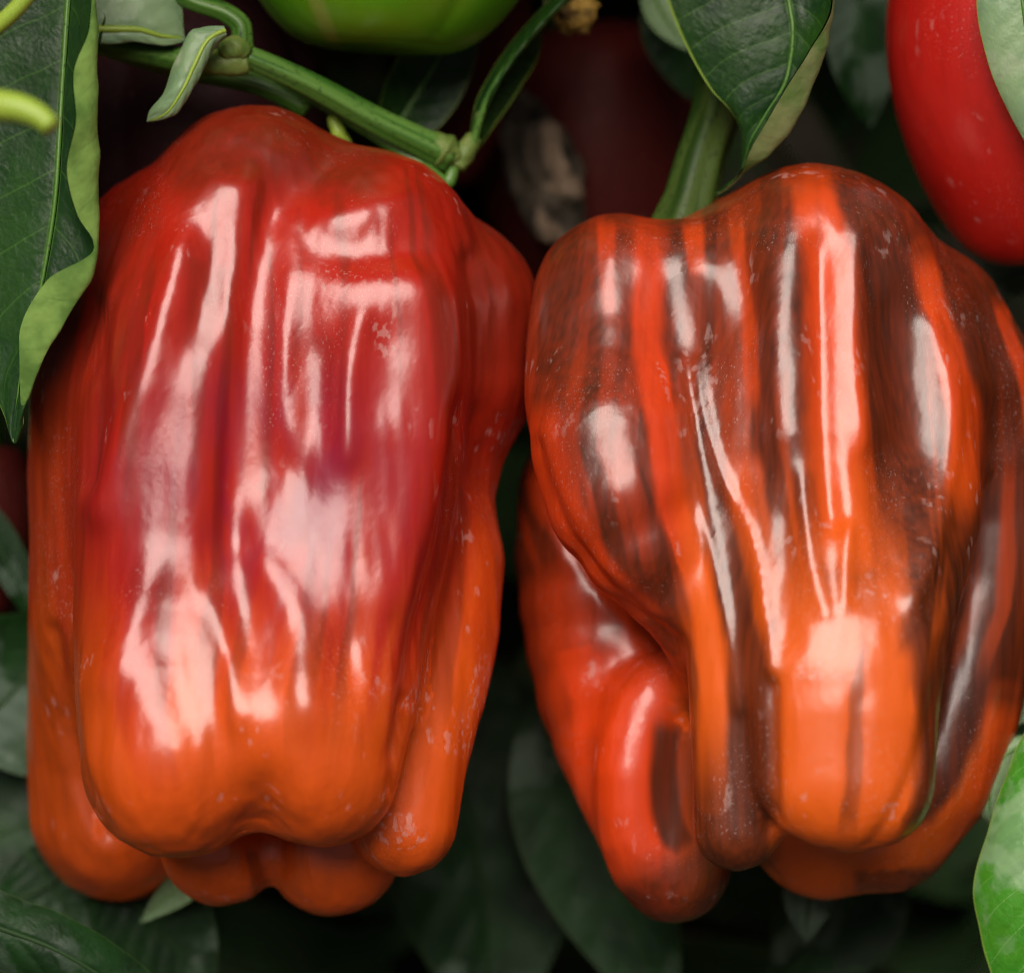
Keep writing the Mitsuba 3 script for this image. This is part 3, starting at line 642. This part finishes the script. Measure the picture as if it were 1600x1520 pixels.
# leaf over the right pepper's stalk, right margin rolled up
leaf(loft([[(1020, -90, 0), (1042, 0, 10), (1076, 82, 20), (1112, 142, 25), (1146, 178, 28), (1160, 215, 20), (1160, 262, 10), (1118, 302, -20)],
           [(1130, -90, 25), (1142, 0, 35), (1160, 80, 42), (1172, 140, 42), (1166, 190, 36), (1164, 222, 26), (1160, 264, 12), (1118, 303, -20)],
           [(1222, -90, 30), (1232, 0, 40), (1239, 50, 46), (1230, 120, 46), (1196, 180, 38), (1170, 228, 30), (1161, 266, 14), (1119, 304, -20)],
           [(1290, -90, 50), (1286, 0, 60), (1276, 60, 66), (1252, 130, 60), (1214, 190, 50), (1180, 235, 38), (1162, 267, 18), (1119, 305, -20)],
           [(1306, -90, 85), (1304, 0, 95), (1294, 66, 98), (1270, 138, 90), (1236, 200, 74), (1196, 246, 52), (1163, 268, 24), (1120, 305, -19)],
           [(1306, -90, 100), (1300, 10, 118), (1262, 84, 122), (1226, 142, 112), (1196, 194, 90), (1172, 236, 62), (1158, 268, 28), (1120, 305, -19)]], mid=2, nu=80, nv=60, wav=4, quilt=1.6, veins=9, seed=9),
     'leaf_tan', 'dark green pointed leaf with its tan margin rolled forward, over the stalk of the striped pepper', rib=3)
# leaves in the top right corner
leaf(loft([[(1545, -60, 90), (1527, 0, 100), (1545, 100, 100), (1580, 180, 95), (1625, 260, 90)],
           [(1590, -60, 115), (1600, 20, 125), (1612, 110, 120), (1625, 190, 110), (1640, 270, 92)],
           [(1680, -60, 90), (1700, 20, 90), (1700, 110, 90), (1690, 200, 90), (1650, 280, 90)]], mid=1, nu=40, nv=26, wav=3, quilt=2, seed=10),
     'leaf_pale', 'smooth pale green leaf in the top right corner', rib=3)
leaf(loft([[(1400, -80, -60), (1410, -20, -55), (1480, 30, -50), (1530, 46, -50)],
           [(1460, -80, -45), (1470, -30, -40), (1510, 10, -40), (1540, 40, -45)],
           [(1530, -80, -60), (1540, -40, -55), (1545, 0, -52), (1545, 40, -50)]], mid=1, nu=30, nv=22, wav=3, seed=11),
     'leaf_pale', 'tan and green leaf edge above the red pepper at the top right', rib=3)
# dim leaves in the middle distance
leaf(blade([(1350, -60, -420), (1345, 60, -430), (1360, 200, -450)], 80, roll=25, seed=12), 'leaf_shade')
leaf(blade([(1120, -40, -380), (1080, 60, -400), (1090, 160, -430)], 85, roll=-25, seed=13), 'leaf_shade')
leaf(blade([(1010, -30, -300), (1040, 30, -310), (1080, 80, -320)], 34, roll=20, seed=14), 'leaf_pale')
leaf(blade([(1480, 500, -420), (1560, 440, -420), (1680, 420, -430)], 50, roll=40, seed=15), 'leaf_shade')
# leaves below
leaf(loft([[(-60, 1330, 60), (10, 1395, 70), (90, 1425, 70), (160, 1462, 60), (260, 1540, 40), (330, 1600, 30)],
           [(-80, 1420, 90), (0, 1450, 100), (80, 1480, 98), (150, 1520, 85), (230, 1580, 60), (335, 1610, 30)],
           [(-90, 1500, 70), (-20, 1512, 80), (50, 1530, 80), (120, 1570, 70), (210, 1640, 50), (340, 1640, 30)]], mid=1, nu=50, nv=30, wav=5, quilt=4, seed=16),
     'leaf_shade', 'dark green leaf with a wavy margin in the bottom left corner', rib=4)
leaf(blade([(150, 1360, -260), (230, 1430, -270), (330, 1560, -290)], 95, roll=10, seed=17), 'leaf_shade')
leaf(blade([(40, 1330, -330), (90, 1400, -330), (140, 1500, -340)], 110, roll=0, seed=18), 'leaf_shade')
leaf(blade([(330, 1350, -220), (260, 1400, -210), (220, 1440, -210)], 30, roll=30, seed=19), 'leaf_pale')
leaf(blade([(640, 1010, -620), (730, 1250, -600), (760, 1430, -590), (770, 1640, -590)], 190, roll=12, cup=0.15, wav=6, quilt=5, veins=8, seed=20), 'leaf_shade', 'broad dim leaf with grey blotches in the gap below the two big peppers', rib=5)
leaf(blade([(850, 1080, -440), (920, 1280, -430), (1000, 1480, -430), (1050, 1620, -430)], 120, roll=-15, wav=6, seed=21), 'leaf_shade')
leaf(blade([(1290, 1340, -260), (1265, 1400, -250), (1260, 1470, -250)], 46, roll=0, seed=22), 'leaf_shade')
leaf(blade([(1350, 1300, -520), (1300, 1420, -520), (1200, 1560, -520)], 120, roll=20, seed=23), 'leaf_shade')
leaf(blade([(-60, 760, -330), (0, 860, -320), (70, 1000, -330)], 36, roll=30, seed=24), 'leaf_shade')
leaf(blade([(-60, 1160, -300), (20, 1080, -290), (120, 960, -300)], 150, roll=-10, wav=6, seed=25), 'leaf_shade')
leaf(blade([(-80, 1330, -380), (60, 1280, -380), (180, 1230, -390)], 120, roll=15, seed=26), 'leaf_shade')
# leaves at the right edge
leaf(loft([[(1640, 1090, 40), (1580, 1190, 55), (1545, 1290, 62), (1520, 1390, 62), (1535, 1470, 58), (1575, 1580, 50)],
           [(1700, 1090, 80), (1660, 1200, 100), (1640, 1300, 108), (1630, 1400, 108), (1640, 1480, 98), (1650, 1580, 80)],
           [(1800, 1100, 60), (1800, 1200, 70), (1800, 1300, 80), (1790, 1400, 80), (1770, 1480, 70), (1720, 1580, 60)]], mid=1, nu=60, nv=36, wav=6, quilt=4, veins=8, seed=27),
     'leaf_variegated', 'bright green and grey variegated leaf in the bottom right corner', rib=5)
leaf(loft([[(1600, 1150, -40), (1545, 1170, -38), (1524, 1215, -35), (1530, 1265, -35), (1552, 1290, -38)],
           [(1600, 1165, -25), (1565, 1185, -20), (1548, 1220, -18), (1546, 1260, -22), (1555, 1290, -36)],
           [(1600, 1200, -45), (1595, 1200, -40), (1590, 1230, -40), (1580, 1265, -40), (1558, 1290, -38)]], mid=1, nu=30, nv=22, wav=2, seed=28),
     'leaf_pale', 'small pale green leaf tucked between the striped pepper and the variegated leaf', rib=3)
leaf(blade([(1640, 1030, -120), (1590, 1100, -110), (1560, 1150, -110)], 34, roll=20, seed=29), 'leaf_pale')

# the dense inside of the bush behind, and unseen leaf masses added above and beside to shade the fruit
def mass(n, box, size, seed, hang=0.4):
    rng = np.random.default_rng(seed); vs, fs, us = [], [], []; k = 0
    bl = []
    for q in range(4):
        v, f, uv, _ = blade([(700, 900, 0), (760, 800, 30 + 20 * q), (900, 700, 20), (1000, 660, -30 + 15 * q)], 100, nu=14, nv=8, thick=3, quilt=1.5, wav=8, seed=seed + q)
        bl.append((v - v.mean(0), f, uv))
    for _ in range(n):
        v, f, uv = bl[rng.integers(4)]
        a, b, c = rng.uniform(0, 2 * np.pi), rng.normal(0, 0.55), rng.normal(hang, 0.5)
        Ra = np.array([[math.cos(a), -math.sin(a), 0], [math.sin(a), math.cos(a), 0], [0, 0, 1]])
        Rb = np.array([[1, 0, 0], [0, math.cos(c), -math.sin(c)], [0, math.sin(c), math.cos(c)]])
        Rc = np.array([[math.cos(b), 0, math.sin(b)], [0, 1, 0], [-math.sin(b), 0, math.cos(b)]])
        o = rng.uniform(box[0], box[1])
        vs.append(v @ (Rc @ Rb @ Ra).T * size * rng.uniform(0.7, 1.3) + o); fs.append(f + k); us.append(uv); k += len(v)
    return np.vstack(vs), np.vstack(fs), np.vstack(us)
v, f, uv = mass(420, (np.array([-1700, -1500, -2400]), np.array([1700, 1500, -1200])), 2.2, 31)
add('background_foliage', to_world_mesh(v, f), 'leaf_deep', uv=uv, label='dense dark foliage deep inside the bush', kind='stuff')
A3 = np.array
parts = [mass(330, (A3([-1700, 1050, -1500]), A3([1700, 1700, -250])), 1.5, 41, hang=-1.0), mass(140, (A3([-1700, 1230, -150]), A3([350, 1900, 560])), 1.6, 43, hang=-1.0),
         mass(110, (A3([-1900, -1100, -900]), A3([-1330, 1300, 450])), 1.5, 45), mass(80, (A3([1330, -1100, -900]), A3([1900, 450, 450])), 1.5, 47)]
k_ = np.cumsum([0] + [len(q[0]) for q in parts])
add(f'{P}__added_shade_foliage', to_world_mesh(np.vstack([q[0] for q in parts]), np.vstack([q[1] + o for q, o in zip(parts, k_)])), 'leaf_shade', uv=np.vstack([q[2] for q in parts]), kind='stuff')
